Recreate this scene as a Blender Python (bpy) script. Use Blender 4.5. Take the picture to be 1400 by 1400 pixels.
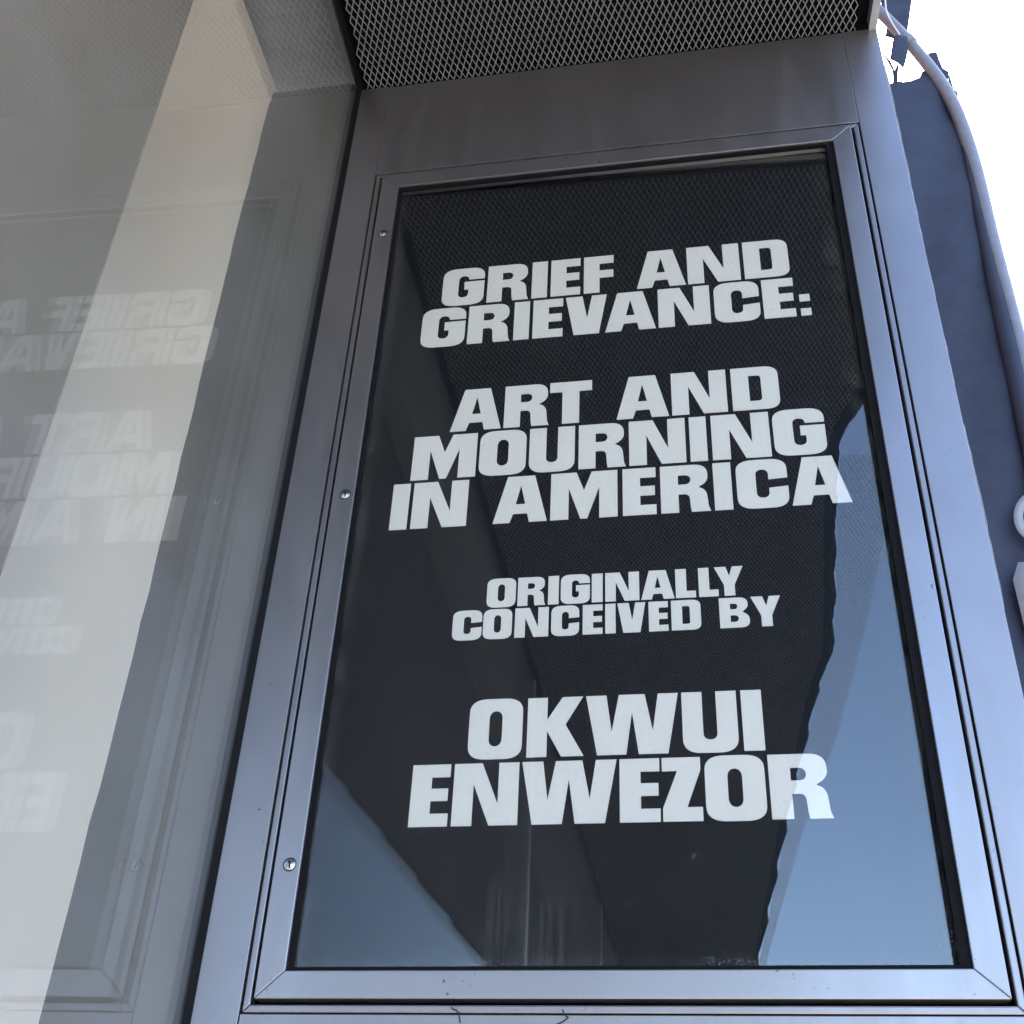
import bpy, bmesh, math, random
import numpy as np
from mathutils import Vector, Matrix, Euler
random.seed(7)
rng = np.random.default_rng(7)
R = math.radians
S = bpy.context.scene
for o in list(bpy.data.objects):
    bpy.data.objects.remove(o, do_unlink=True)

# ------------------------------------------------------------------ camera
CAM = Vector((0.66436, -1.69436, 1.55802))
CROT = Euler((2.188811, -0.042365, 0.165905), 'XYZ')
FPX = 1681.7                       # focal length in pixels of the 1400 px photograph
cd = bpy.data.cameras.new('camera')
cam = bpy.data.objects.new('camera', cd)
S.collection.objects.link(cam)
cam.location = CAM
cam.rotation_euler = CROT
cd.sensor_width = 36
cd.lens = FPX / 1400 * 36
cd.clip_start = 0.02
cd.clip_end = 3000
S.camera = cam
S.render.resolution_x = S.render.resolution_y = 1024

# ------------------------------------------------------------------ sky, sun, exposure
SUN_EL, SUN_AZ = R(50), R(14)      # azimuth from +y towards +x
w = bpy.data.worlds.new('World')
S.world = w
w.use_nodes = True
nt = w.node_tree
sky = nt.nodes.new('ShaderNodeTexSky')
sky.sky_type = 'NISHITA'
sky.sun_disc = False
sky.sun_elevation = SUN_EL
sky.sun_rotation = SUN_AZ
sky.air_density = 1.0
sky.dust_density = 1.6
sky.ozone_density = 2.2
bg = nt.nodes['Background']
nt.links.new(sky.outputs[0], bg.inputs[0])
bg.inputs[1].default_value = 0.15
sd = bpy.data.lights.new('sun', 'SUN')
sd.energy = 4.0
sd.angle = R(0.5)
sd.color = (1.0, 0.95, 0.88)
sun = bpy.data.objects.new('sun', sd)
S.collection.objects.link(sun)
sdir = Vector((math.sin(SUN_AZ) * math.cos(SUN_EL), math.cos(SUN_AZ) * math.cos(SUN_EL), math.sin(SUN_EL)))
sun.rotation_euler = (-sdir).to_track_quat('-Z', 'Y').to_euler()
sun.location = sdir * 30
S.view_settings.view_transform = 'Standard'
S.view_settings.look = 'None'
S.view_settings.gamma = 1
S.view_settings.use_curve_mapping = False
S.view_settings.exposure = 2.85

# ------------------------------------------------------------------ dimensions (metres)
Z0 = 1.98                          # underside of the display-case frame
FW, FH = 1.0, 1.734                # display-case frame, outer size
B, BB = 0.040, 0.0377              # rail widths: sides and top, bottom
GV = 0.018                         # groove round the case
XG = -0.1015                       # corner between sign wall and storefront glass
XR = 1.0933                        # free edge of the sign wall
ZS = 4.044                         # soffit
TH = 0.025                         # storefront is not quite square to the sign wall
YP = 0.030                         # face of the lettered panel
TT = math.tan(TH)

def pix(u, v, axis, val):
    """point where the photograph's pixel (u,v) meets the plane axis=val"""
    d = CROT.to_matrix() @ Vector(((u - 700) / FPX, -(v - 700) / FPX, -1))
    t = (val - CAM[axis]) / d[axis]
    return CAM + d * t

# ------------------------------------------------------------------ materials
def mat(name):
    m = bpy.data.materials.new(name)
    m.use_nodes = True
    n = m.node_tree
    return m, n, n.nodes['Principled BSDF'], n.links.new

def node(n, t, **kw):
    x = n.nodes.new(t)
    for k, v in kw.items():
        setattr(x, k, v)
    return x

def noise(n, scale, detail=4, rough=0.55, vec=None, stretch=None):
    tc = node(n, 'ShaderNodeTexCoord')
    mp = node(n, 'ShaderNodeMapping')
    n.links.new(tc.outputs['Object'], mp.inputs[0])
    if stretch:
        mp.inputs['Scale'].default_value = stretch
    x = node(n, 'ShaderNodeTexNoise')
    x.inputs['Scale'].default_value = scale
    x.inputs['Detail'].default_value = detail
    x.inputs['Roughness'].default_value = rough
    n.links.new(mp.outputs[0], x.inputs['Vector'])
    return x

def ramp(n, src, stops):
    r = node(n, 'ShaderNodeValToRGB')
    e = r.color_ramp.elements
    while len(e) < len(stops):
        e.new(0.5)
    for el, (p, c) in zip(e, stops):
        el.position = p
        el.color = (c, c, c, 1) if isinstance(c, (int, float)) else (*c, 1)
    n.links.new(src, r.inputs[0])
    return r

def simple(name, col, rough=0.6, metal=0.0, var=0.12, scale=30, bump=0.0, spec=0.5):
    m, n, p, L = mat(name)
    x = noise(n, scale)
    a = [max(0, c * (1 - var)) for c in col]
    b = [min(1, c * (1 + var)) for c in col]
    r = ramp(n, x.outputs[0], [(0.3, a), (0.7, b)])
    L(r.outputs[0], p.inputs['Base Color'])
    p.inputs['Roughness'].default_value = rough
    p.inputs['Metallic'].default_value = metal
    p.inputs['Specular IOR Level'].default_value = spec
    if bump:
        bn = node(n, 'ShaderNodeBump')
        bn.inputs['Strength'].default_value = bump
        bn.inputs['Distance'].default_value = 0.002
        L(x.outputs[0], bn.inputs['Height'])
        L(bn.outputs[0], p.inputs['Normal'])
    return m

def aluminium(name, col, rough=0.42, metal=0.75):
    """satin anodised metal: faint blotches, dark specks and handling marks"""
    m, n, p, L = mat(name)
    big = noise(n, 5, 5)
    r0 = ramp(n, big.outputs[0], [(0.3, [c * 0.93 for c in col]), (0.7, [c * 1.05 for c in col])])
    sp = noise(n, 95, 3, 0.6)
    gate = noise(n, 6, 2)
    r1 = ramp(n, sp.outputs[0], [(0.685, 0.0), (0.705, 1.0)])
    r2 = ramp(n, gate.outputs[0], [(0.5, 0.0), (0.6, 1.0)])
    mul = node(n, 'ShaderNodeMath', operation='MULTIPLY')
    L(r1.outputs[0], mul.inputs[0]); L(r2.outputs[0], mul.inputs[1])
    m2 = node(n, 'ShaderNodeMath', operation='MULTIPLY')
    L(mul.outputs[0], m2.inputs[0]); m2.inputs[1].default_value = 0.7
    mx = node(n, 'ShaderNodeMixRGB')
    L(m2.outputs[0], mx.inputs[0]); L(r0.outputs[0], mx.inputs[1]); mx.inputs[2].default_value = (0.03, 0.03, 0.035, 1)
    L(mx.outputs[0], p.inputs['Base Color'])
    fine = noise(n, 14, 6, 0.7, stretch=(1, 1, 0.15))
    r3 = ramp(n, fine.outputs[0], [(0.25, rough - 0.07), (0.75, rough + 0.12)])
    L(r3.outputs[0], p.inputs['Roughness'])
    p.inputs['Metallic'].default_value = metal
    return m

def glass(name, dust=None, tint=(0.93, 0.96, 0.95), haze=0.0, f0=0.045):
    """architectural glass: clear transmission plus mirror reflection by angle; dust as diffuse grains"""
    m = bpy.data.materials.new(name)
    m.use_nodes = True
    n = m.node_tree
    L = n.links.new
    n.nodes.remove(n.nodes['Principled BSDF'])
    out = n.nodes['Material Output']
    geo = node(n, 'ShaderNodeNewGeometry')
    dt = node(n, 'ShaderNodeVectorMath', operation='DOT_PRODUCT')
    L(geo.outputs['Incoming'], dt.inputs[0]); L(geo.outputs['Normal'], dt.inputs[1])
    ab = node(n, 'ShaderNodeMath', operation='ABSOLUTE'); L(dt.outputs['Value'], ab.inputs[0])
    om = node(n, 'ShaderNodeMath', operation='SUBTRACT'); om.inputs[0].default_value = 1; L(ab.outputs[0], om.inputs[1])
    pw = node(n, 'ShaderNodeMath', operation='POWER'); L(om.outputs[0], pw.inputs[0]); pw.inputs[1].default_value = 5
    ma = node(n, 'ShaderNodeMath', operation='MULTIPLY_ADD'); L(pw.outputs[0], ma.inputs[0])
    ma.inputs[1].default_value = 1 - f0; ma.inputs[2].default_value = f0
    tr = node(n, 'ShaderNodeBsdfTransparent'); tr.inputs[0].default_value = (*tint, 1)
    gl = node(n, 'ShaderNodeBsdfGlossy'); gl.inputs['Roughness'].default_value = 0.0
    mix = node(n, 'ShaderNodeMixShader')
    L(ma.outputs[0], mix.inputs[0]); L(tr.outputs[0], mix.inputs[1]); L(gl.outputs[0], mix.inputs[2])
    last = mix
    df = node(n, 'ShaderNodeBsdfDiffuse'); df.inputs[0].default_value = (0.62, 0.62, 0.6, 1)
    mix2 = node(n, 'ShaderNodeMixShader')
    L(mix.outputs[0], mix2.inputs[1]); L(df.outputs[0], mix2.inputs[2])
    if dust:
        L(dust(n), mix2.inputs[0])
    else:
        x = noise(n, 3, 5)
        r = ramp(n, x.outputs[0], [(0.35, haze * 0.6), (0.75, haze * 1.4)])
        L(r.outputs[0], mix2.inputs[0])
    L(mix2.outputs[0], out.inputs['Surface'])
    return m

def case_dust(n):
    """dust gathered along the sides and the foot of the pane, runs below the lettering, a very thin film"""
    L = n.links.new
    def mth(op, a, b, c=None):
        x = node(n, 'ShaderNodeMath', operation=op)
        for i, s in enumerate((a, b, c)):
            if s is None: continue
            if isinstance(s, (int, float)): x.inputs[i].default_value = s
            else: L(s, x.inputs[i])
        return x.outputs[0]
    tc = node(n, 'ShaderNodeTexCoord')
    sx = node(n, 'ShaderNodeSeparateXYZ'); L(tc.outputs['Object'], sx.inputs[0])
    X, Zc = sx.outputs[0], sx.outputs[2]
    def sm(v, a, b):
        mr = node(n, 'ShaderNodeMapRange', interpolation_type='SMOOTHSTEP')
        L(v, mr.inputs[0]); mr.inputs[1].default_value = a; mr.inputs[2].default_value = b
        return mr.outputs[0]
    er = sm(X, 0.905, 0.955)
    eb = sm(Zc, Z0 + 0.07, Z0 + 0.040)
    el = sm(X, 0.075, 0.045)
    edge = mth('MAXIMUM', mth('MAXIMUM', er, eb), mth('MULTIPLY', el, 0.6))
    g = noise(n, 320, 2, 0.5)
    gate = noise(n, 9, 3)
    grains = mth('MULTIPLY', ramp(n, g.outputs[0], [(0.585, 0), (0.66, 1)]).outputs[0], ramp(n, gate.outputs[0], [(0.42, 0), (0.62, 1)]).outputs[0])
    soft = noise(n, 30, 4)
    film = mth('MULTIPLY', edge, ramp(n, soft.outputs[0], [(0.35, 0.0), (0.8, 0.045)]).outputs[0])
    a = mth('ADD', mth('MULTIPLY', mth('MULTIPLY', grains, edge), 0.28), film)
    # scattered specks everywhere
    g2 = noise(n, 130, 1, 0.4)
    sp = mth('MULTIPLY', ramp(n, g2.outputs[0], [(0.735, 0), (0.76, 1)]).outputs[0], 0.035)
    # vertical runs
    st = noise(n, 60, 3, 0.6, stretch=(1.6, 1, 0.03))
    zone = mth('MULTIPLY', mth('MULTIPLY', sm(X, 0.30, 0.34), sm(X, 0.50, 0.38)), sm(Zc, Z0 + 0.20, Z0 + 0.08))
    runs = mth('MULTIPLY', zone, ramp(n, st.outputs[0], [(0.50, 0.0), (0.60, 0.016)]).outputs[0])
    tot = mth('ADD', mth('ADD', a, sp), mth('ADD', runs, 0.0015))
    return mth('MINIMUM', tot, 0.9)

M = {}
M['alu'] = aluminium('satin_aluminium', (0.285, 0.27, 0.284), rough=0.36, metal=0.9)
M['alu_case'] = aluminium('satin_aluminium_case', (0.31, 0.295, 0.31), rough=0.34, metal=0.9)
M['dark_alu'] = simple('grey_metal_edge', (0.30, 0.30, 0.32), 0.5, 0.6)
M['black'] = simple('black_rubber', (0.006, 0.006, 0.007), 0.7, 0, 0.12, 30, 0, 0.08)
M['void'] = simple('soffit_void', (0.005, 0.005, 0.006), 0.9, 0, 0.12, 30, 0, 0.05)
M['panel'] = simple('black_panel', (0.005, 0.006, 0.009), 0.5, 0, 0.2, 8, 0, 0.12)
M['vinyl'] = simple('white_vinyl', (0.665, 0.63, 0.585), 0.5, 0, 0.035, 18)
M['screw'] = simple('steel_screw', (0.5, 0.5, 0.5), 0.28, 1.0)
M['mesh'] = simple('galvanised_mesh', (0.30, 0.295, 0.29), 0.45, 0.55, 0.1, 60)
M['case_glass'] = glass('display_glass', case_dust, (0.97, 0.98, 0.98), f0=0.070)
M['store_glass'] = glass('storefront_glass', None, (0.98, 0.962, 0.935), haze=0.05)
M['white_wall'] = simple('white_plaster', (0.86, 0.82, 0.745), 0.8, 0, 0.03, 4)
M['dimmed_ceiling'] = simple('dimmed_ceiling_tone', (0.02, 0.02, 0.021), 0.8, 0, 0.1, 5, 0, 0.2)  # dimness put into the colour, so the room reflects dark in the case
M['dimmed_wall_tone'] = simple('dimmed_wall_tone', (0.05, 0.05, 0.052), 0.8, 0, 0.1, 5)  # far walls coloured dark in place of shade, to dim the reflected room
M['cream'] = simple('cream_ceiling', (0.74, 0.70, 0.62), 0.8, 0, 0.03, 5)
M['grey_wall'] = simple('grey_reveal', (0.11, 0.108, 0.098), 0.6, 0, 0.06, 6)
M['grey_panel'] = simple('grey_partition', (0.165, 0.142, 0.108), 0.7, 0, 0.04, 5)
M['int_floor'] = simple('polished_concrete', (0.62, 0.61, 0.59), 0.4, 0, 0.15, 3)
M['sidewalk'] = simple('concrete_paving', (0.33, 0.305, 0.27), 0.85, 0, 0.15, 5, 0.3)
M['kerb'] = simple('granite_kerb', (0.30, 0.30, 0.31), 0.8, 0, 0.25, 60)
M['asphalt'] = simple('asphalt', (0.05, 0.05, 0.052), 0.9, 0, 0.3, 60, 0.4)
M['ground'] = simple('far_ground', (0.16, 0.155, 0.15), 0.9, 0, 0.2, 0.2)
M['paint'] = simple('road_paint', (0.7, 0.7, 0.68), 0.7, 0, 0.1, 20)
M['sealant'] = simple('grey_sealant', (0.13, 0.135, 0.15), 0.7, 0, 0.25, 40, 0.5)
M['pipe'] = simple('galvanised_pipe', (0.17, 0.172, 0.195), 0.45, 0.3, 0.1, 40)
M['fabric'] = simple('dark_canvas', (0.018, 0.025, 0.052), 0.65, 0, 0.2, 25, 0.25)
def canvas(m_):
    n = m_.node_tree; L = n.links.new
    p = n.nodes['Principled BSDF']; out = n.nodes['Material Output']
    t = node(n, 'ShaderNodeBsdfTranslucent'); t.inputs[0].default_value = (0.10, 0.13, 0.22, 1)
    mx = node(n, 'ShaderNodeMixShader'); mx.inputs[0].default_value = 0.12
    L(p.outputs[0], mx.inputs[1]); L(t.outputs[0], mx.inputs[2]); L(mx.outputs[0], out.inputs['Surface'])
canvas(M['fabric'])
M['print'] = simple('pale_print', (0.25, 0.27, 0.31), 0.7, 0, 0.08, 20)
M['cord'] = simple('pale_cord', (0.6, 0.6, 0.62), 0.7)
M['thread'] = simple('dark_thread', (0.02, 0.02, 0.02), 0.8)
# brick for the neighbouring facade, out of the frame
m, n, p, L = mat('painted_brick')
tc = node(n, 'ShaderNodeTexCoord'); mp = node(n, 'ShaderNodeMapping'); mp.inputs['Rotation'].default_value = (R(90), 0, R(90))
bt = node(n, 'ShaderNodeTexBrick'); bt.inputs['Scale'].default_value = 5
bt.inputs['Color1'].default_value = (0.20, 0.10, 0.07, 1); bt.inputs['Color2'].default_value = (0.26, 0.13, 0.09, 1); bt.inputs['Mortar'].default_value = (0.3, 0.29, 0.27, 1)
L(tc.outputs['Object'], mp.inputs[0]); L(mp.outputs[0], bt.inputs['Vector']); L(bt.outputs['Color'], p.inputs['Base Color'])
p.inputs['Roughness'].default_value = 0.9
M['brick'] = m

# ------------------------------------------------------------------ helpers
def link(o, parent=None):
    S.collection.objects.link(o)
    if parent:
        o.parent = parent
        o.matrix_parent_inverse = parent.matrix_world.inverted()
    return o

def empty(name, loc, label, cat, group=None):
    o = bpy.data.objects.new(name, None)
    o.empty_display_size = 0.1
    link(o)
    o.location = loc
    bpy.context.view_layer.update()
    return tag(o, label, cat, group)

def tag(o, label=None, cat=None, group=None, kind=None):
    for k, v in (('label', label), ('category', cat), ('group', group), ('kind', kind)):
        if v: o[k] = v
    return o

def mesh_obj(name, v, f, m, parent=None, bevel=0, smooth=False):
    me = bpy.data.meshes.new(name)
    me.from_pydata([tuple(x) for x in v], [], f)
    bm = bmesh.new(); bm.from_mesh(me)
    bmesh.ops.recalc_face_normals(bm, faces=bm.faces)
    if bevel:
        bmesh.ops.bevel(bm, geom=list(bm.edges), offset=bevel, segments=2, profile=0.6, affect='EDGES', clamp_overlap=True)
    bm.to_mesh(me); bm.free()
    me.materials.append(m)
    if smooth:
        for q in me.polygons: q.use_smooth = True
    return link(bpy.data.objects.new(name, me), parent)

BF = [(0, 3, 2, 1), (4, 5, 6, 7), (0, 1, 5, 4), (1, 2, 6, 5), (2, 3, 7, 6), (3, 0, 4, 7)]
def box(name, x0, x1, y0, y1, z0, z1, m, parent=None, bevel=0):
    v = [(x0, y0, z0), (x1, y0, z0), (x1, y1, z0), (x0, y1, z0), (x0, y0, z1), (x1, y0, z1), (x1, y1, z1), (x0, y1, z1)]
    return mesh_obj(name, v, BF, m, parent, bevel)

def prism(name, poly, y0, y1, m, parent=None, bevel=0):
    """polygon in x,z extruded from y0 to y1"""
    k = len(poly)
    v = [(x, y0, z) for x, z in poly] + [(x, y1, z) for x, z in poly]
    f = [tuple(range(k)), tuple(range(2 * k - 1, k - 1, -1))] + [(i, (i + 1) % k, k + (i + 1) % k, k + i) for i in range(k)]
    return mesh_obj(name, v, f, m, parent, bevel)

def slab(name, poly, z0, z1, m, parent=None):
    k = len(poly)
    v = [(x, y, z0) for x, y in poly] + [(x, y, z1) for x, y in poly]
    f = [tuple(range(k)), tuple(range(2 * k - 1, k - 1, -1))] + [(i, (i + 1) % k, k + (i + 1) % k, k + i) for i in range(k)]
    return mesh_obj(name, v, f, m, parent)

def tube(name, pts, rad, m, parent=None, seg=14):
    pts = [Vector(q) for q in pts]
    rads = rad if isinstance(rad, (list, tuple)) else [rad] * len(pts)
    v, f = [], []
    up = Vector((0.13, 0.9, 0.2)).normalized()
    for i, q in enumerate(pts):
        t = (pts[min(i + 1, len(pts) - 1)] - pts[max(i - 1, 0)]).normalized()
        a = t.cross(up).normalized(); b = t.cross(a).normalized()
        for k in range(seg):
            an = 2 * math.pi * k / seg
            v.append(q + (a * math.cos(an) + b * math.sin(an)) * rads[i])
    for i in range(len(pts) - 1):
        for k in range(seg):
            k2 = (k + 1) % seg
            f.append((i * seg + k, i * seg + k2, (i + 1) * seg + k2, (i + 1) * seg + k))
    f.append(tuple(range(seg))); f.append(tuple(range((len(pts) - 1) * seg, len(pts) * seg)))
    return mesh_obj(name, v, f, m, parent, smooth=True)

def spline(pts, n=8):
    """Catmull-Rom through the points"""
    P = [Vector(q) for q in pts]
    P = [P[0] * 2 - P[1]] + P + [P[-1] * 2 - P[-2]]
    out = []
    for i in range(1, len(P) - 2):
        for k in range(n):
            t = k / n
            a, b, c, d = P[i - 1], P[i], P[i + 1], P[i + 2]
            out.append(0.5 * ((2 * b) + (c - a) * t + (2 * a - 5 * b + 4 * c - d) * t * t + (3 * b - 3 * c + d - a) * t ** 3))
    out.append(P[-2])
    return out

# ------------------------------------------------------------------ ground, pavement, road
def sheet(name, x0, x1, y0, y1, z, m):
    o = mesh_obj(name, [(x0, y0, z), (x1, y0, z), (x1, y1, z), (x0, y1, z)], [(0, 1, 2, 3)], m)
    return tag(o, kind='structure')
sheet('ground', -900, 900, -900, 900, -0.16, M['ground'])
sheet('road', 5.15, 17.0, -300, 300, -0.145, M['asphalt'])
tag(box('sidewalk', -0.05, 5.0, -60, 60, -0.3, 0.0, M['sidewalk']), kind='structure')
k = tag(box('kerb', 5.002, 5.15, -60, 60, -0.3, 0.004, M['kerb'], bevel=0.01), kind='structure')
for i in range(-4, 5):
    o = sheet('road_marking', 11.0, 11.12, i * 9.0, i * 9.0 + 3.0, -0.140, M['paint'])

# ------------------------------------------------------------------ sign wall (metal-clad return wall)
wall = empty('sign_wall', (0.5, 0.05, 0), 'satin grey metal clad wall round the black display case', 'wall')
ZT = Z0 + FH
gap = 0.0013
box('core', XG + 0.006, XR - 0.012, 0.050, 0.30, 0.0, ZS - 0.002, M['black'], wall)
box('head_closer', XG + 0.002, XR - 0.002, 0.002, 0.30, ZS - 0.0005, ZS + 0.098, M['void'], wall)
box('stile', XG + 0.004, -GV - gap, 0.0, 0.0225, 0.0, ZS - 0.001, M['alu'], wall, 0.0012)
box('stile', FW + GV + gap, XR, 0.0, 0.0225, 0.0, ZS - 0.001, M['alu'], wall, 0.0012)
box('return_panel', XR - 0.010, XR - 0.001, 0.0245, 0.299, 0.0, ZS - 0.001, M['alu'], wall)
box('head_panel', -GV - gap + 0.0002, FW + GV + gap - 0.0002, 0.0008, 0.0225, ZT + 0.0145, ZS - 0.002, M['alu'], wall, 0.0012)
box('foot_panel', -GV + gap * 0.2, FW + GV - gap * 0.2, 0.0, 0.0225, 0.0, Z0 - GV - gap, M['alu'], wall, 0.0012)
# trim strip round the case opening, four mitred lengths
ti, to = 0.0062, GV - 0.0012
def mitred(name, side, ox0, ox1, oz0, oz1, ix0, ix1, iz0, iz1, y0, y1, m, parent, bev):
    e = 0.0002
    q = {'left': [(ox0, oz0 + e), (ix0, iz0 + e), (ix0, iz1 - e), (ox0, oz1 - e)],
         'right': [(ox1, oz0 + e), (ox1, oz1 - e), (ix1, iz1 - e), (ix1, iz0 + e)],
         'top': [(ox0 + e, oz1), (ix0 + e, iz1), (ix1 - e, iz1), (ox1 - e, oz1)],
         'bottom': [(ox0 + e, oz0), (ox1 - e, oz0), (ix1 - e, iz0), (ix0 + e, iz0)]}[side]
    return prism(name, q, y0, y1, m, parent, bev)
for s in ('left', 'right', 'top', 'bottom'):
    mitred('trim_strip', s, -to, FW + to, Z0 - to, ZT + to - 0.004, -ti, FW + ti, Z0 - ti, ZT + 0.0025, 0.003, 0.0215, M['alu'], wall, 0.0022)

# stray fibres caught on the joint below the case
for pts in ([(617, 1377), (620, 1380), (624, 1381), (627, 1386), (629, 1398)], [(769, 1380), (771, 1387), (777, 1391)], [(777, 1391), (769, 1397), (758, 1402)]):
    tube('fibre', [pix(u, v, 1, -0.0012) for u, v in pts], 0.0009, M['thread'], wall, 6)

# sealant smeared along the free edge
v, f = [], []
zz = np.arange(0.4, 3.95, 0.02)
for i, z in enumerate(zz):
    wd = 0.003 + 0.004 * max(0, math.sin(z * 2.1 + 1) + 0.6 * math.sin(z * 5.3)) + random.uniform(0, 0.002)
    if 2.93 < z < 3.02 or 2.45 < z < 2.56: wd = 0.0025
    v += [(XR - 0.004, 0.016, z), (XR + wd, 0.02 + 0.3 * wd, z), (XR + wd * 0.9, 0.05, z), (XR - 0.004, 0.055, z)]
for i in range(len(zz) - 1):
    for k in range(4):
        a, b = i * 4 + k, i * 4 + (k + 1) % 4
        f.append((a, b, b + 4, a + 4))
f += [(0, 1, 2, 3), tuple(len(v) - 4 + q for q in range(4))]
mesh_obj('sealant_bead', v, f, M['sealant'], wall)

# ------------------------------------------------------------------ display case
case = empty('display_case', (0.5, 0.02, Z0), 'glazed wall display case with black panel and white exhibition title', 'display case')
for s in ('left', 'right', 'top', 'bottom'):
    o = mitred('frame_rail', s, 0, FW, Z0, ZT, B, FW - B, Z0 + BB, ZT - B, -0.004, 0.024, M['alu_case'], case, 0.0016)
    if s == 'left':
        for u, v_ in ((523, 319), (472, 676), (396, 1182)):
            c = pix(u, v_, 1, -0.004)
            # countersunk slotted screw: rim, dished head, slot
            vv, ff = [], []
            prof = [(0.0090, -0.0042), (0.0084, -0.0052), (0.0070, -0.0044), (0.0060, -0.0056), (0.0, -0.0060)]
            sg = 20
            for r_, y_ in prof[:-1]:
                for k in range(sg):
                    a = 2 * math.pi * k / sg
                    vv.append((c.x + r_ * math.cos(a), y_, c.z + r_ * math.sin(a)))
            vv.append((c.x, prof[-1][1], c.z))
            for i in range(3):
                for k in range(sg):
                    ff.append((i * sg + k, i * sg + (k + 1) % sg, (i + 1) * sg + (k + 1) % sg, (i + 1) * sg + k))
            for k in range(sg):
                ff.append((3 * sg + k, 3 * sg + (k + 1) % sg, 4 * sg))
            dsk = [(c.x + 0.0104 * math.cos(2 * math.pi * k / 20), c.z + 0.0104 * math.sin(2 * math.pi * k / 20)) for k in range(20)]
            prism('countersink_shade', dsk, -0.0044, -0.0038, M['black'], o)  # black disc stands in for the shade of the recess round the head
            sc = mesh_obj('screw', vv, ff, M['screw'], o, smooth=True)
            a = random.uniform(-0.25, 0.25)
            dx, dz = math.sin(a), math.cos(a)
            q = [(c.x + dx * s1 * 0.0056 + dz * s2 * 0.0011, c.z + dz * s1 * 0.0056 - dx * s2 * 0.0011) for s1, s2 in ((-1, -1), (1, -1), (1, 1), (-1, 1))]
            box_ = prism('screw_slot', q, -0.0063, -0.0050, M['black'], o)
gx = 0.014
for s in ('left', 'right', 'top', 'bottom'):
    mitred('gasket', s, B - 0.003, FW - B + 0.003, Z0 + BB - 0.003, ZT - B + 0.003, B + 0.007, FW - B - gx, Z0 + BB + 0.006, ZT - B - 0.007, 0.0010, 0.0088, M['black'], case, 0)
GT = 0.0180                         # the pane sits slightly askew in its rebate
gv = []
for zq in (Z0 + BB - 0.002, ZT - B + 0.002):
    for xq, dq in ((B - 0.002, 0), (FW - B + 0.002, 0), (FW - B + 0.002, 0.003), (B - 0.002, 0.003)):
        gv.append((xq, 0.0175 + (xq - 0.5) * GT + dq, zq))
mesh_obj('glass_pane', gv, BF, M['case_glass'], case)
pan = box('title_panel', B - 0.004, FW - B + 0.004, YP + 0.0006, YP + 0.008, Z0 + BB - 0.003, ZT - B + 0.003, M['panel'], case)
pan['label'] = 'black panel with white title lettering behind the glass'
box('case_side', B - 0.012, B - 0.0045, 0.0242, YP + 0.012, Z0 + 0.02, ZT - 0.02, M['black'], case)
box('case_side', FW - B + 0.0045, FW - B + 0.012, 0.0242, YP + 0.012, Z0 + 0.02, ZT - 0.02, M['black'], case)

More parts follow.
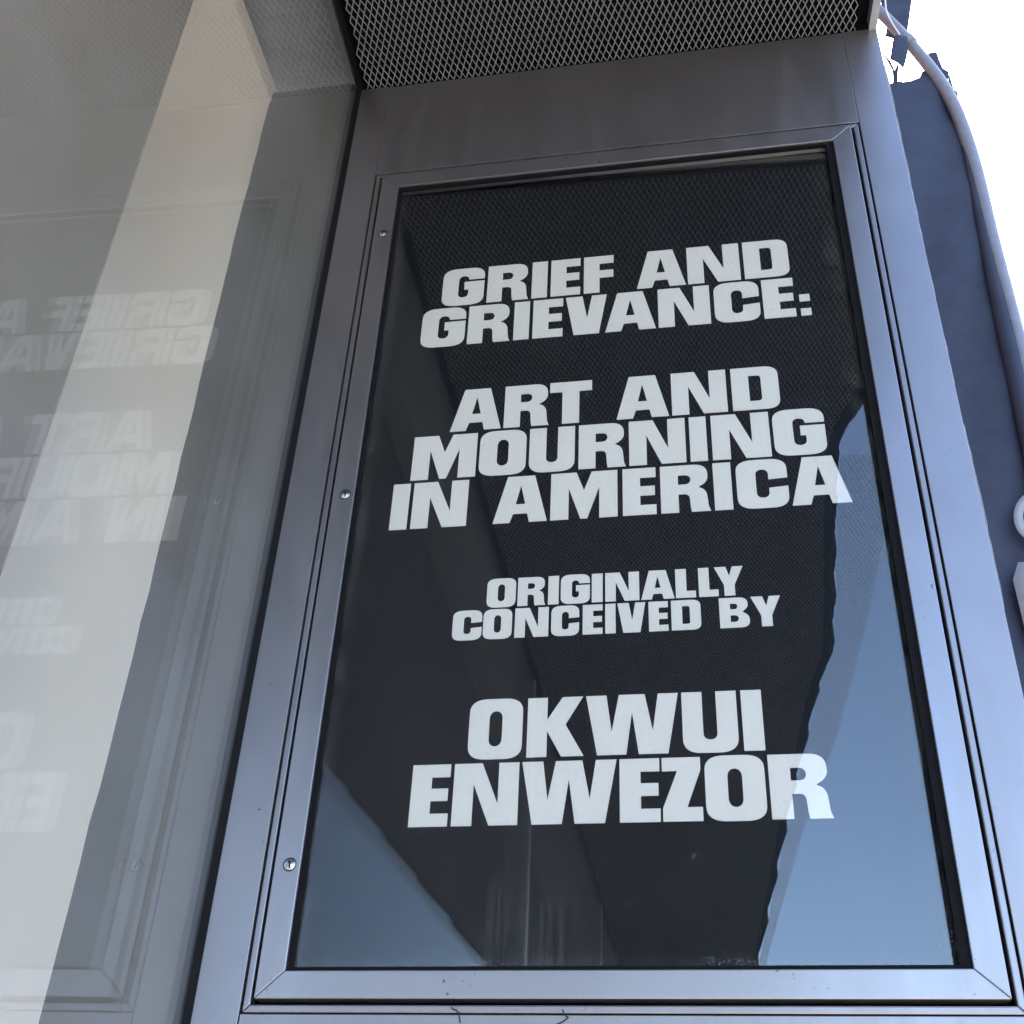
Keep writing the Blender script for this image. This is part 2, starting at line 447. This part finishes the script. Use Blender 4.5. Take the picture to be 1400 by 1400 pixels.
# ---- lettering: wide heavy capitals drawn as outlines (cap height = 1)
def arc(cx, cy, rx, ry, a0, a1, n=9, p=2.5):
    """super-elliptic corner"""
    out = []
    for i in range(n + 1):
        a = R(a0 + (a1 - a0) * i / n)
        c, s = math.cos(a), math.sin(a)
        out.append((cx + rx * math.copysign(abs(c) ** (2 / p), c), cy + ry * math.copysign(abs(s) ** (2 / p), s)))
    return out
def rrect(x0, x1, z0, z1, rx, rz, p=2.5):
    return arc(x1 - rx, z1 - rz, rx, rz, 0, 90, p=p) + arc(x0 + rx, z1 - rz, rx, rz, 90, 180, p=p) + arc(x0 + rx, z0 + rz, rx, rz, 180, 270, p=p) + arc(x1 - rx, z0 + rz, rx, rz, 270, 360, p=p)
def glyphs():
    G = {}
    G['I'] = (.31, [[(0, 0), (.31, 0), (.31, 1), (0, 1)]])
    G['E'] = (.59, [[(0, 0), (0, 1), (.59, 1), (.59, .79), (.31, .79), (.31, .605), (.57, .605), (.57, .405), (.31, .405), (.31, .205), (.59, .205), (.59, 0)]])
    G['F'] = (.59, [[(0, 0), (0, 1), (.59, 1), (.59, .79), (.31, .79), (.31, .60), (.585, .60), (.585, .40), (.31, .40), (.31, 0)]])
    G['L'] = (.57, [[(0, 0), (0, 1), (.31, 1), (.31, .23), (.57, .23), (.57, 0)]])
    G['T'] = (.785, [[(.235, 0), (.235, .76), (0, .76), (0, 1), (.785, 1), (.785, .76), (.55, .76), (.55, 0)]])
    G['A'] = (.96, [[(0, 0), (.235, 1), (.725, 1), (.96, 0), (.645, 0), (.605, .185), (.355, .185), (.30, 0)], [(.48, .80), (.395, .39), (.565, .39)]])
    G['N'] = (1.0, [[(0, 0), (0, 1), (.43, 1), (.69, .34), (.69, 1), (1, 1), (1, 0), (.57, 0), (.31, .66), (.31, 0)]])
    G['M'] = (1.18, [[(0, 0), (0, 1), (.455, 1), (.59, .60), (.725, 1), (1.18, 1), (1.18, 0), (.86, 0), (.86, .66), (.65, 0), (.53, 0), (.32, .66), (.32, 0)]])
    G['W'] = (1.43, [[(0, 1), (.32, 1), (.40, .38), (.515, 1), (.915, 1), (1.03, .38), (1.12, 1), (1.43, 1), (1.255, 0), (.81, 0), (.715, .70), (.62, 0), (.175, 0)]])
    G['V'] = (.81, [[(0, 1), (.33, 1), (.425, .42), (.52, 1), (.81, 1), (.655, 0), (.165, 0)]])
    G['Y'] = (.84, [[(0, 1), (.335, 1), (.43, .68), (.525, 1), (.84, 1), (.575, .37), (.575, 0), (.265, 0), (.265, .37)]])
    G['K'] = (.88, [[(0, 0), (0, 1), (.31, 1), (.31, .62), (.545, 1), (.865, 1), (.595, .53), (.88, 0), (.535, 0), (.31, .43), (.31, 0)]])
    G['Z'] = (.58, [[(0, 1), (.57, 1), (.57, .80), (.355, .215), (.58, .215), (.58, 0), (0, 0), (0, .20), (.225, .785), (0, .785)]])
    G[':'] = (.19, [[(0, 0), (.19, 0), (.19, .18), (0, .18)], [(0, .36), (.19, .36), (.19, .54), (0, .54)]])
    G['O'] = (.86, [rrect(0, .86, -.012, 1.012, .30, .24), rrect(.325, .535, .20, .80, .105, .13, 2.1)])
    u = arc(.30, .23, .30, .242, 180, 270) + arc(.53, .23, .30, .242, 270, 360)
    G['U'] = (.83, [[(0, 1)] + u + [(.83, 1), (.52, 1), (.52, .30)] + arc(.415, .30, .105, .10, 0, -180, p=2.1) + [(.31, .30), (.31, 1)]])
    d = [(0, 0), (0, 1)] + arc(.58, .78, .27, .22, 90, 0) + arc(.58, .22, .27, .22, 0, -90)
    G['D'] = (.85, [d, [(.315, .20), (.315, .80)] + arc(.46, .72, .075, .08, 90, 0, 5) + arc(.46, .28, .075, .08, 0, -90, 5)])
    c = arc(.56, .772, .29, .24, 0, 90) + arc(.30, .772, .30, .24, 90, 180) + arc(.30, .228, .30, .24, 180, 270) + arc(.56, .228, .29, .24, 270, 360)
    c += [(.85, .425), (.535, .40)] + arc(.43, .30, .105, .10, 0, -90, 5, 2.1) + arc(.43, .30, .105, .10, 270, 180, 5, 2.1) + arc(.43, .70, .105, .10, 180, 90, 5, 2.1) + arc(.43, .70, .105, .10, 90, 0, 5, 2.1) + [(.535, .58), (.85, .60)]
    G['C'] = (.85, [c])
    g = arc(.57, .772, .30, .24, 0, 90) + arc(.30, .772, .30, .24, 90, 180) + arc(.30, .228, .30, .24, 180, 270) + arc(.57, .228, .30, .24, 270, 360)
    g += [(.87, .63), (.455, .63), (.455, .415), (.545, .415), (.545, .30)] + arc(.44, .30, .105, .10, 0, -90, 5, 2.1) + arc(.44, .30, .105, .10, 270, 180, 5, 2.1) + arc(.44, .70, .105, .10, 180, 90, 5, 2.1) + arc(.44, .70, .105, .10, 90, 0, 5, 2.1) + [(.545, .69), (.87, .69)]
    G['G'] = (.87, [g])
    r = [(0, 0), (0, 1)] + arc(.57, .77, .26, .23, 90, 0) + arc(.57, .735, .26, .22, 0, -55, 6, 2) + [(.66, .515)] + arc(.66, .30, .15, .20, 80, 10, 6, 2) + [(.825, .10), (.86, 0), (.53, 0), (.515, .10), (.505, .29)] + arc(.42, .29, .085, .09, 0, 90, 5, 2) + [(.31, .38), (.31, 0)]
    G['R'] = (.86, [r, [(.31, .585), (.31, .785), (.43, .785)] + arc(.43, .685, .10, .10, 90, -90, 8, 2.2)])
    b = [(0, 0), (0, 1)] + arc(.56, .77, .26, .23, 90, 0) + arc(.56, .75, .26, .21, 0, -50, 6, 2) + [(.66, .525)] + arc(.57, .27, .28, .24, 60, 0, 6, 2) + arc(.57, .22, .28, .22, 0, -90)
    G['B'] = (.85, [b, [(.31, .61), (.31, .80), (.43, .80)] + arc(.43, .705, .095, .095, 90, -90, 8, 2.2), [(.31, .19), (.31, .41), (.43, .41)] + arc(.43, .30, .11, .11, 90, -90, 8, 2.2)])
    return G
GLY = glyphs()
gmesh = {}
def glyph_mesh(ch):
    if ch in gmesh: return gmesh[ch]
    cu = bpy.data.curves.new('letter', 'CURVE')
    cu.dimensions = '2D'
    cu.fill_mode = 'BOTH'
    cu.extrude = 0.004
    for poly in GLY[ch][1]:
        clean = [poly[0]]
        for q in poly[1:]:
            if abs(q[0] - clean[-1][0]) + abs(q[1] - clean[-1][1]) > 1e-4: clean.append(q)
        if abs(clean[0][0] - clean[-1][0]) + abs(clean[0][1] - clean[-1][1]) < 1e-4: clean.pop()
        sp = cu.splines.new('POLY')
        sp.points.add(len(clean) - 1)
        for pt, (x, z) in zip(sp.points, clean): pt.co = (x / GLY[ch][0], z, 0, 1)
        sp.use_cyclic_u = True
    ob = bpy.data.objects.new('tmp', cu)
    S.collection.objects.link(ob)
    dg = bpy.context.evaluated_depsgraph_get()
    me = bpy.data.meshes.new_from_object(ob.evaluated_get(dg))
    bpy.data.objects.remove(ob)
    bpy.data.curves.remove(cu)
    me.name = 'letter'
    me.materials.clear(); me.materials.append(M['vinyl'])
    gmesh[ch] = me
    return me
LINES = [  # baseline above the case's foot, cap height, (letter, left, right)
 (1.3485, .1025, [('G', .1536, .2401), ('R', .2471, .3321), ('I', .3384, .3698), ('E', .3771, .4365), ('F', .4438, .5035), ('A', .5491, .6452), ('N', .6492, .7514), ('D', .7591, .8453)]),
 (1.2385, .1025, [('G', .119, .208), ('R', .2138, .2988), ('I', .3061, .3368), ('E', .3439, .4031), ('V', .4085, .4895), ('A', .4865, .5839), ('N', .5892, .6885), ('C', .6966, .782), ('E', .7882, .8475), (':', .8561, .8753)]),
 (1.0185, .1005, [('A', .1961, .2924), ('R', .2975, .3819), ('T', .3828, .4616), ('A', .5068, .6021), ('N', .6076, .7071), ('D', .7163, .8003)]),
 (.9105, .1005, [('M', .1307, .2504), ('O', .2562, .3422), ('U', .3481, .431), ('R', .4381, .5226), ('N', .5287, .6289), ('I', .6363, .6663), ('N', .6749, .7761), ('G', .7821, .871)]),
 (.8030, .1005, [('I', .1014, .1331), ('N', .14, .2407), ('A', .2883, .3842), ('M', .3899, .5072), ('E', .5163, .5741), ('R', .5819, .6663), ('I', .673, .7036), ('C', .7118, .7978), ('A', .8016, .8996)]),
 (.6330, .0555, [('O', .2865, .3356), ('R', .339, .3859), ('I', .3903, .4082), ('G', .4115, .46), ('I', .4632, .4813), ('N', .4856, .5416), ('A', .5446, .5988), ('L', .601, .6334), ('L', .6384, .6698), ('Y', .6644, .7109)]),
 (.5730, .0555, [('C', .2316, .2811), ('O', .2833, .3315), ('N', .3363, .3923), ('C', .3968, .4428), ('E', .4486, .4812), ('I', .4855, .5023), ('V', .5053, .5509), ('E', .556, .5872), ('D', .5923, .6394), ('B', .669, .7159), ('Y', .7194, .766)]),
 (.3620, .1000, [('O', .2714, .3563), ('K', .3639, .4521), ('W', .4552, .5977), ('U', .6028, .6856), ('I', .6926, .7234)]),
 (.2550, .0995, [('E', .1877, .2475), ('N', .2535, .354), ('W', .3583, .5021), ('E', .5065, .566), ('Z', .5696, .6275), ('O', .6323, .7193), ('R', .725, .8113)]),
]
for base, cap, row in LINES:
    for ch, l, r in row:
        o = bpy.data.objects.new('letter', glyph_mesh(ch))
        link(o)
        o.rotation_euler = (R(90), 0, 0)
        o.scale = (r - l, cap, cap)
        o.location = (l, YP + 0.0002, Z0 + base)
        o.parent = pan

# ------------------------------------------------------------------ soffit with expanded-metal mesh
sof = empty('soffit', (0.5, -3.0, ZS), 'dark overhanging soffit lined with diamond expanded metal mesh', 'soffit')
YE = -9.0
EDGE = [(0, 1.0933), (-0.5, 1.13), (-0.9, 1.225), (-1.1, 1.22), (-1.218, 1.194), (-1.33, 1.156), (-1.458, 1.143), (-1.774, 1.159), (-2.33, 1.199), (-2.78, 1.227), (-3.16, 1.191), (-4.35, 1.148), (-7.18, 1.076), (-9, 1.044)]
EDGE2 = [(-1.5, 1.314), (-2.06, 1.34), (-2.67, 1.339), (-3.52, 1.312), (-4.75, 1.226), (-7.18, 1.126), (-9, 1.084)]
def edge(y, E=EDGE):
    return float(np.interp(-y, [-a for a, b in E], [b for a, b in E]))
ys = np.arange(0, -YE + 1e-6, 0.03)
outl = []
for y in ys:
    sc = (0.006 + 0.0038 * y) * ((y / (0.13 + 0.035 * y)) % 1.0) + random.uniform(-.002, .003) if y > 1.3 else 0
    outl.append((edge(-y) - sc, -y))
left = [(XG - YE * TT, YE), (XG, 0)]
slab('backing', outl + left, ZS + 0.07, ZS + 0.09, M['void'], sof)
# thin edge angle along the free side, and a flat dark strip between it and the mesh
a = [(x - 0.017, y) for x, y in outl[:]]
na = 36
slab('edge_angle', outl[:na] + a[:na][::-1], ZS - 0.004, ZS + 0.068, M['dark_alu'], sof)
slab('edge_angle_blacked', outl[na:] + a[na:][::-1], ZS - 0.002, ZS + 0.068, M['void'], sof)  # far run of the edge angle, coloured black to hide its lit steps
b_ = [(x - 0.040, y) for x, y in outl]
slab('edge_channel', [(x - 0.0172, y) for x, y in outl] + b_[::-1], ZS + 0.03, ZS + 0.06, M['void'], sof)
slab('head_channel', [(XG + 0.001, 0), (-0.083, 0), (-0.083 - YE * TT, YE), (XG + 0.001 - YE * TT, YE)], ZS + 0.004, ZS + 0.05, M['void'], sof)

def expanded(name, x0f, x1f, y0, y1, px, py, wa, wb, z, m, parent, dip):
    """diamond mesh: slit-and-stretched strands, three-sided, the two directions twisted differently"""
    rows = int((y0 - y1) / (py / 2))
    V, F = [], []
    base = 0
    i = np.arange(-40, 400)
    allv = []
    for j in range(rows):
        ya, yb = y0 - j * py / 2, y0 - (j + 1) * py / 2
        xa = i * px + (j % 2) * px / 2
        for s, wd in ((1, wa), (-1, wb)):
            xb = xa + s * px / 2
            ok = (xa > x0f(ya)) & (xa < x1f(ya)) & (xb > x0f(yb)) & (xb < x1f(yb))
            A, Bx = xa[ok], xb[ok]
            if not len(A): continue
            n_ = len(A)
            ln = math.hypot(px / 2, py / 2)
            nx, ny = (py / 2) / ln, s * (px / 2) / ln   # across the strand, in plane
            jit = rng.normal(0, 0.0003, n_)
            zt = z + dip * (1 if s > 0 else -1) * 0.0
            ring = []
            for X, Y in ((A, ya), (Bx, yb)):
                ring.append(np.stack([X - nx * wd + jit, np.full(n_, Y - ny * wd), np.full(n_, zt + dip * s)], 1))
                ring.append(np.stack([X + nx * wd + jit, np.full(n_, Y + ny * wd), np.full(n_, zt - dip * s)], 1))
                ring.append(np.stack([X + jit, np.full(n_, Y), np.full(n_, zt + 0.0022)], 1))
            allv.append(np.stack(ring, 1))   # n,6,3
    A = np.concatenate(allv, 0)
    n_ = len(A)
    quads = np.array([(0, 1, 4, 3), (1, 2, 5, 4), (2, 0, 3, 5)])
    idx = (np.arange(n_)[:, None, None] * 6 + quads[None]).reshape(-1)
    me = bpy.data.meshes.new(name)
    me.vertices.add(n_ * 6)
    me.vertices.foreach_set('co', A.reshape(-1).astype(np.float32))
    me.loops.add(len(idx)); me.loops.foreach_set('vertex_index', idx.astype(np.int32))
    nf = len(idx) // 4
    me.polygons.add(nf)
    me.polygons.foreach_set('loop_start', np.arange(nf, dtype=np.int32) * 4)
    me.polygons.foreach_set('loop_total', np.full(nf, 4, np.int32))
    me.update(calc_edges=True); me.validate()
    me.materials.append(m)
    o = link(bpy.data.objects.new(name, me), parent)
    o['kind'] = 'stuff'
    return o
expanded('expanded_mesh', lambda y: -0.078 - y * TT, lambda y: edge(y) - 0.042, 0.004, YE, 0.0150, 0.0325, 0.0012, 0.00075, ZS + 0.002, M['mesh'], sof, 0.0006)
expanded('mesh_skirt', lambda y: edge(y) - 0.004, lambda y: edge(y, EDGE2), -1.5, YE, 0.015, 0.0325, 0.0013, 0.0011, ZS + 0.01, M['mesh'], sof, 0.0008)

# museum block carried above the soffit
slab_poly = [(1.02, 0.29), (-2.4, 0.29), (-2.4, -9.6), (0.85, -9.6), (0.93, YE + 0.1), (0.99, -7.1), (1.05, -4.3), (1.05, -3.1)]  # cut short at the back; roof left open there to brighten the room
up = slab('upper_building', slab_poly, ZS + 0.10, 11.0, M['dark_alu'])
tag(up, 'grey metal upper storeys carried above the mesh soffit', 'building')

# ------------------------------------------------------------------ storefront glass at the left
store = empty('storefront_window', (XG, -1.5, 0), 'large reflective storefront glass mirroring the lettered case', 'window')
def strip(name, ya, yb, off0, off1, z0, z1, m, parent):
    """upright slab along the storefront line; off = distance into the building"""
    q = [(XG + 0.006 - y * TT - o_, y) for y, o_ in ((ya, off0), (yb, off0), (yb, off1), (ya, off1))]
    return slab(name, q, z0, z1, m, parent)
ygl = [-0.012, -3.0, -6.0, -9.0]
for a_, b2 in zip(ygl[:-1], ygl[1:]):
    strip('glass_pane', a_, b2 + 0.03, 0.0, 0.010, 0.12, ZS + 0.03, M['store_glass'], store)
    strip('mullion', b2 + 0.028, b2 - 0.0005, -0.004, 0.09, 0.12, ZS + 0.03, M['dark_alu'], store)
strip('sill', -0.004, -9.0, -0.01, 0.10, 0.0, 0.118, M['dark_alu'], store)
slab('corner_sealant', [(XG - 0.006, 0.0015), (XG + 0.0145, -0.0003), (XG + 0.0065, -0.013), (XG - 0.006, -0.013)], 0.118, ZS + 0.003, M['black'], store)

# ------------------------------------------------------------------ interior behind the glass
tag(slab('interior_floor', [(-6.4, -9.4), (0.35, -9.4), (XG - 0.11, 0.1), (-6.4, 0.1)], -0.1, 0.02, M['int_floor']), kind='structure')
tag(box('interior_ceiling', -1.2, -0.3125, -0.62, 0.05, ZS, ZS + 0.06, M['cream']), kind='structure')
tag(box('dimmed_ceiling', -2.4, -0.3125, -9.4, -0.622, ZS + 0.002, ZS + 0.06, M['dimmed_ceiling']), kind='structure')  # beyond the cream strip the ceiling is coloured dark to look unlit
tag(box('dimmed_ceiling', -2.4, -1.202, -0.62, 0.05, ZS + 0.002, ZS + 0.06, M['dimmed_ceiling']), kind='structure')
lin = box('interior_reveal', -0.345, XG - 0.006, 0.0, 0.10, 0.02, ZS + 0.03, M['grey_wall'])
tag(lin, 'plain grey reveal behind the glass beside the sign wall', 'wall')
# white lining board with a slightly ragged edge
zz = np.arange(0.02, ZS - 0.0005, 0.06)
pts = [(-0.3135 + random.uniform(-.0016, .0016) + (0.003 * math.sin(z * 3.1)), z) for z in zz] + [(-0.3105, ZS - 0.001)]
lb = prism('interior_wall_board', pts + [(-3.0, ZS - 0.001), (-3.0, 0.02)], -0.0018, -0.0005, M['white_wall'])
tag(lb, 'bright white wall board seen through the storefront glass', 'wall board')
o = box('interior_wall', -6.4, -0.3455, 0.0, 0.12, 0.02, ZS - 0.001, M['white_wall'])
tag(o, 'white end wall of the room behind the storefront glass', 'wall')
o = box('back_wall', -6.5, -6.401, -9.4, 0.12, 0.0, ZS + 0.06, M['dimmed_wall_tone'])
tag(o, 'far wall at the back of the room, coloured dark to look unlit', 'wall')
o = box('side_wall', -6.4, 0.3, -9.5, -9.401, 0.0, ZS + 0.06, M['dimmed_wall_tone'])
tag(o, 'cross wall closing the far end of the room, coloured dark to look unlit', 'wall')
pe = pix(265, 0, 1, -0.34)
o = box('partition_panel', -0.95, pe.x, -0.345, -0.34, 0.02, ZS - 0.001, M['grey_panel'], None, 0.001)
tag(o, 'grey freestanding partition standing in front of the white board indoors', 'partition')

# ------------------------------------------------------------------ neighbouring facade and its torn awning
nb = box('neighbour_wall', 0.2, XR - 0.06, 0.302, 12, 0.0, 9.0, M['brick'])
tag(nb, 'brick street wall of the neighbouring house behind the metal wall', 'wall')
YA = 0.42
aw = empty('awning', (XR + 0.1, YA, 2.6), 'torn dark canvas awning on a bent metal pipe beside the metal wall', 'awning')
def ap(u, v, y=YA): return pix(u, v, 1, y)
pp = spline([ap(1150, -45), ap(1195, 8), ap(1243, 58), ap(1295, 127), ap(1328, 210), ap(1358, 335), ap(1396, 485), ap(1440, 690), ap(1480, 900)], 9)
tube('pipe', pp, [0.0155 + 0.003 * min(1, max(0, (i - 18) / 30)) for i in range(len(pp))], M['pipe'], aw, 16)
# elbow joint
tube('pipe_clamp', [ap(1234, 50), ap(1240, 55), ap(1246, 61)], [0.0185, 0.0195, 0.0185], M['pipe'], aw, 16)

def crumple(name, px_pts, y, m, parent, depth=0.012, cell=0.012, thick=0.0015, seed=0, fold=(0, 0)):
    """ragged sheet: outline traced in the plane y, filled with a fine triangulation and creased"""
    P = [pix(u, v, 1, y) for u, v in px_pts]
    bm = bmesh.new()
    vs = [bm.verts.new((q.x, y, q.z)) for q in P]
    bm.faces.new(vs)
    xs = [q.x for q in P]; zs = [q.z for q in P]
    for ax, lo, hi in ((0, min(xs), max(xs)), (2, min(zs), max(zs))):
        c = lo + cell
        while c < hi:
            co = Vector((0, y, 0)); co[ax] = c
            no = Vector((0, 0, 0)); no[ax] = 1
            bmesh.ops.bisect_plane(bm, geom=list(bm.verts) + list(bm.edges) + list(bm.faces), plane_co=co, plane_no=no)
            c += cell
    rs = random.Random(seed)
    ph = [rs.uniform(0, 6) for _ in range(6)]
    fr = [rs.uniform(8, 22) for _ in range(3)]
    for q in bm.verts:
        x, z = q.co.x, q.co.z
        d = depth * (math.sin(fr[0] * (x + 0.35 * z) + ph[0]) + 0.6 * math.sin(fr[1] * 1.7 * (z * 0.35 - x) + ph[1]) + 0.35 * math.sin(fr[2] * 2.6 * (z + .2 * x) + ph[2]))
        q.co.y += d + fold[0] * (x - xs[0]) + fold[1] * (z - zs[0])
    me = bpy.data.meshes.new(name)
    bmesh.ops.triangulate(bm, faces=[f_ for f_ in bm.faces if len(f_.verts) > 4])
    r_ = bmesh.ops.solidify(bm, geom=list(bm.faces), thickness=thick)
    bmesh.ops.recalc_face_normals(bm, faces=bm.faces)
    bm.to_mesh(me); bm.free()
    for f_ in me.polygons: f_.use_smooth = True
    me.materials.append(m)
    return link(bpy.data.objects.new(name, me), parent)
def zz6(pts): return [(1180 + x / 6.364, y / 6.364) for x, y in pts]
side = crumple('side_canvas', [(1200, 128), (1215, 118), (1227, 113), (1235, 114.5), (1245, 113.5), (1257, 109.5), (1261, 99), (1272, 101), (1290, 128), (1306, 162), (1322, 210), (1342, 285), (1360, 362), (1384, 452), (1410, 560), (1440, 700), (1475, 900), (1480, 1400), (1380, 1400), (1290, 760), (1215, 300)], YA + 0.012, M['fabric'], aw, 0.007, 0.03, 0.0015, 3)
# canvas wrapped round the pipe and over it, lower down
sl = spline([ap(1292, 118), ap(1318, 190), ap(1349, 335), ap(1384, 490), ap(1428, 693), ap(1468, 902)], 12)
nsl = len(sl)
tube('canvas_sleeve', sl, [0.0040 + 0.016 * min(1, i / (nsl * 0.55)) for i in range(nsl)], M['fabric'], aw, 20)
crumple('torn_flap', zz6([(150, -180), (155, 0), (165, 110), (215, 160), (195, 300), (265, 325), (300, 300), (380, 310), (400, 180), (425, 0), (450, -180)]), YA + 0.03, M['fabric'], aw, 0.006, 0.012, 0.001, 5)
crumple('torn_flap', zz6([(285, 300), (262, 330), (235, 500), (305, 525), (355, 570), (385, 470), (395, 400), (385, 310)]), YA - 0.022, M['fabric'], aw, 0.005, 0.012, 0.001, 6)
crumple('torn_flap', zz6([(520, 500), (580, 465), (640, 460), (660, 530), (690, 600), (750, 635), (740, 690), (700, 735), (640, 690), (560, 590)]), YA + 0.045, M['fabric'], aw, 0.006, 0.012, 0.001, 8)
crumple('torn_flap', zz6([(735, 660), (755, 650), (785, 790), (820, 820), (832, 985), (790, 930), (722, 800), (742, 690)]), YA + 0.05, M['fabric'], aw, 0.006, 0.012, 0.001, 9)
crumple('torn_strip', zz6([(170, 440), (200, 470), (240, 520), (275, 610), (295, 560), (312, 545), (300, 700), (270, 870), (235, 800), (262, 700), (255, 610), (225, 545)]), YA + 0.02, M['fabric'], aw, 0.004, 0.01, 0.001, 11)
tube('cord', spline([ap(1210, -30, YA - 0.03), ap(1211, 10, YA - 0.03), ap(1219, 30, YA - 0.035), ap(1230, 47, YA - 0.04)], 5), 0.0022, M['cord'], aw, 8)
# pale printed characters on the side canvas, cut by the frame of the photograph
def print_shape(pts):
    o = crumple('printed_letter', pts, YA - 0.006, M['print'], side, 0.001, 0.05, 0.0006, 3)
    return o
out_, inn = [], []
for k in range(25):
    a_ = R(100 + 160 * k / 24)
    out_.append((1416 + 30 * math.cos(a_), 705 - 34 * math.sin(a_)))
    inn.append((1416 + 17 * math.cos(a_), 705 - 20 * math.sin(a_)))
print_shape(out_ + inn[::-1])
print_shape([(1392, 768), (1440, 768), (1450, 860), (1406, 880), (1385, 792)])
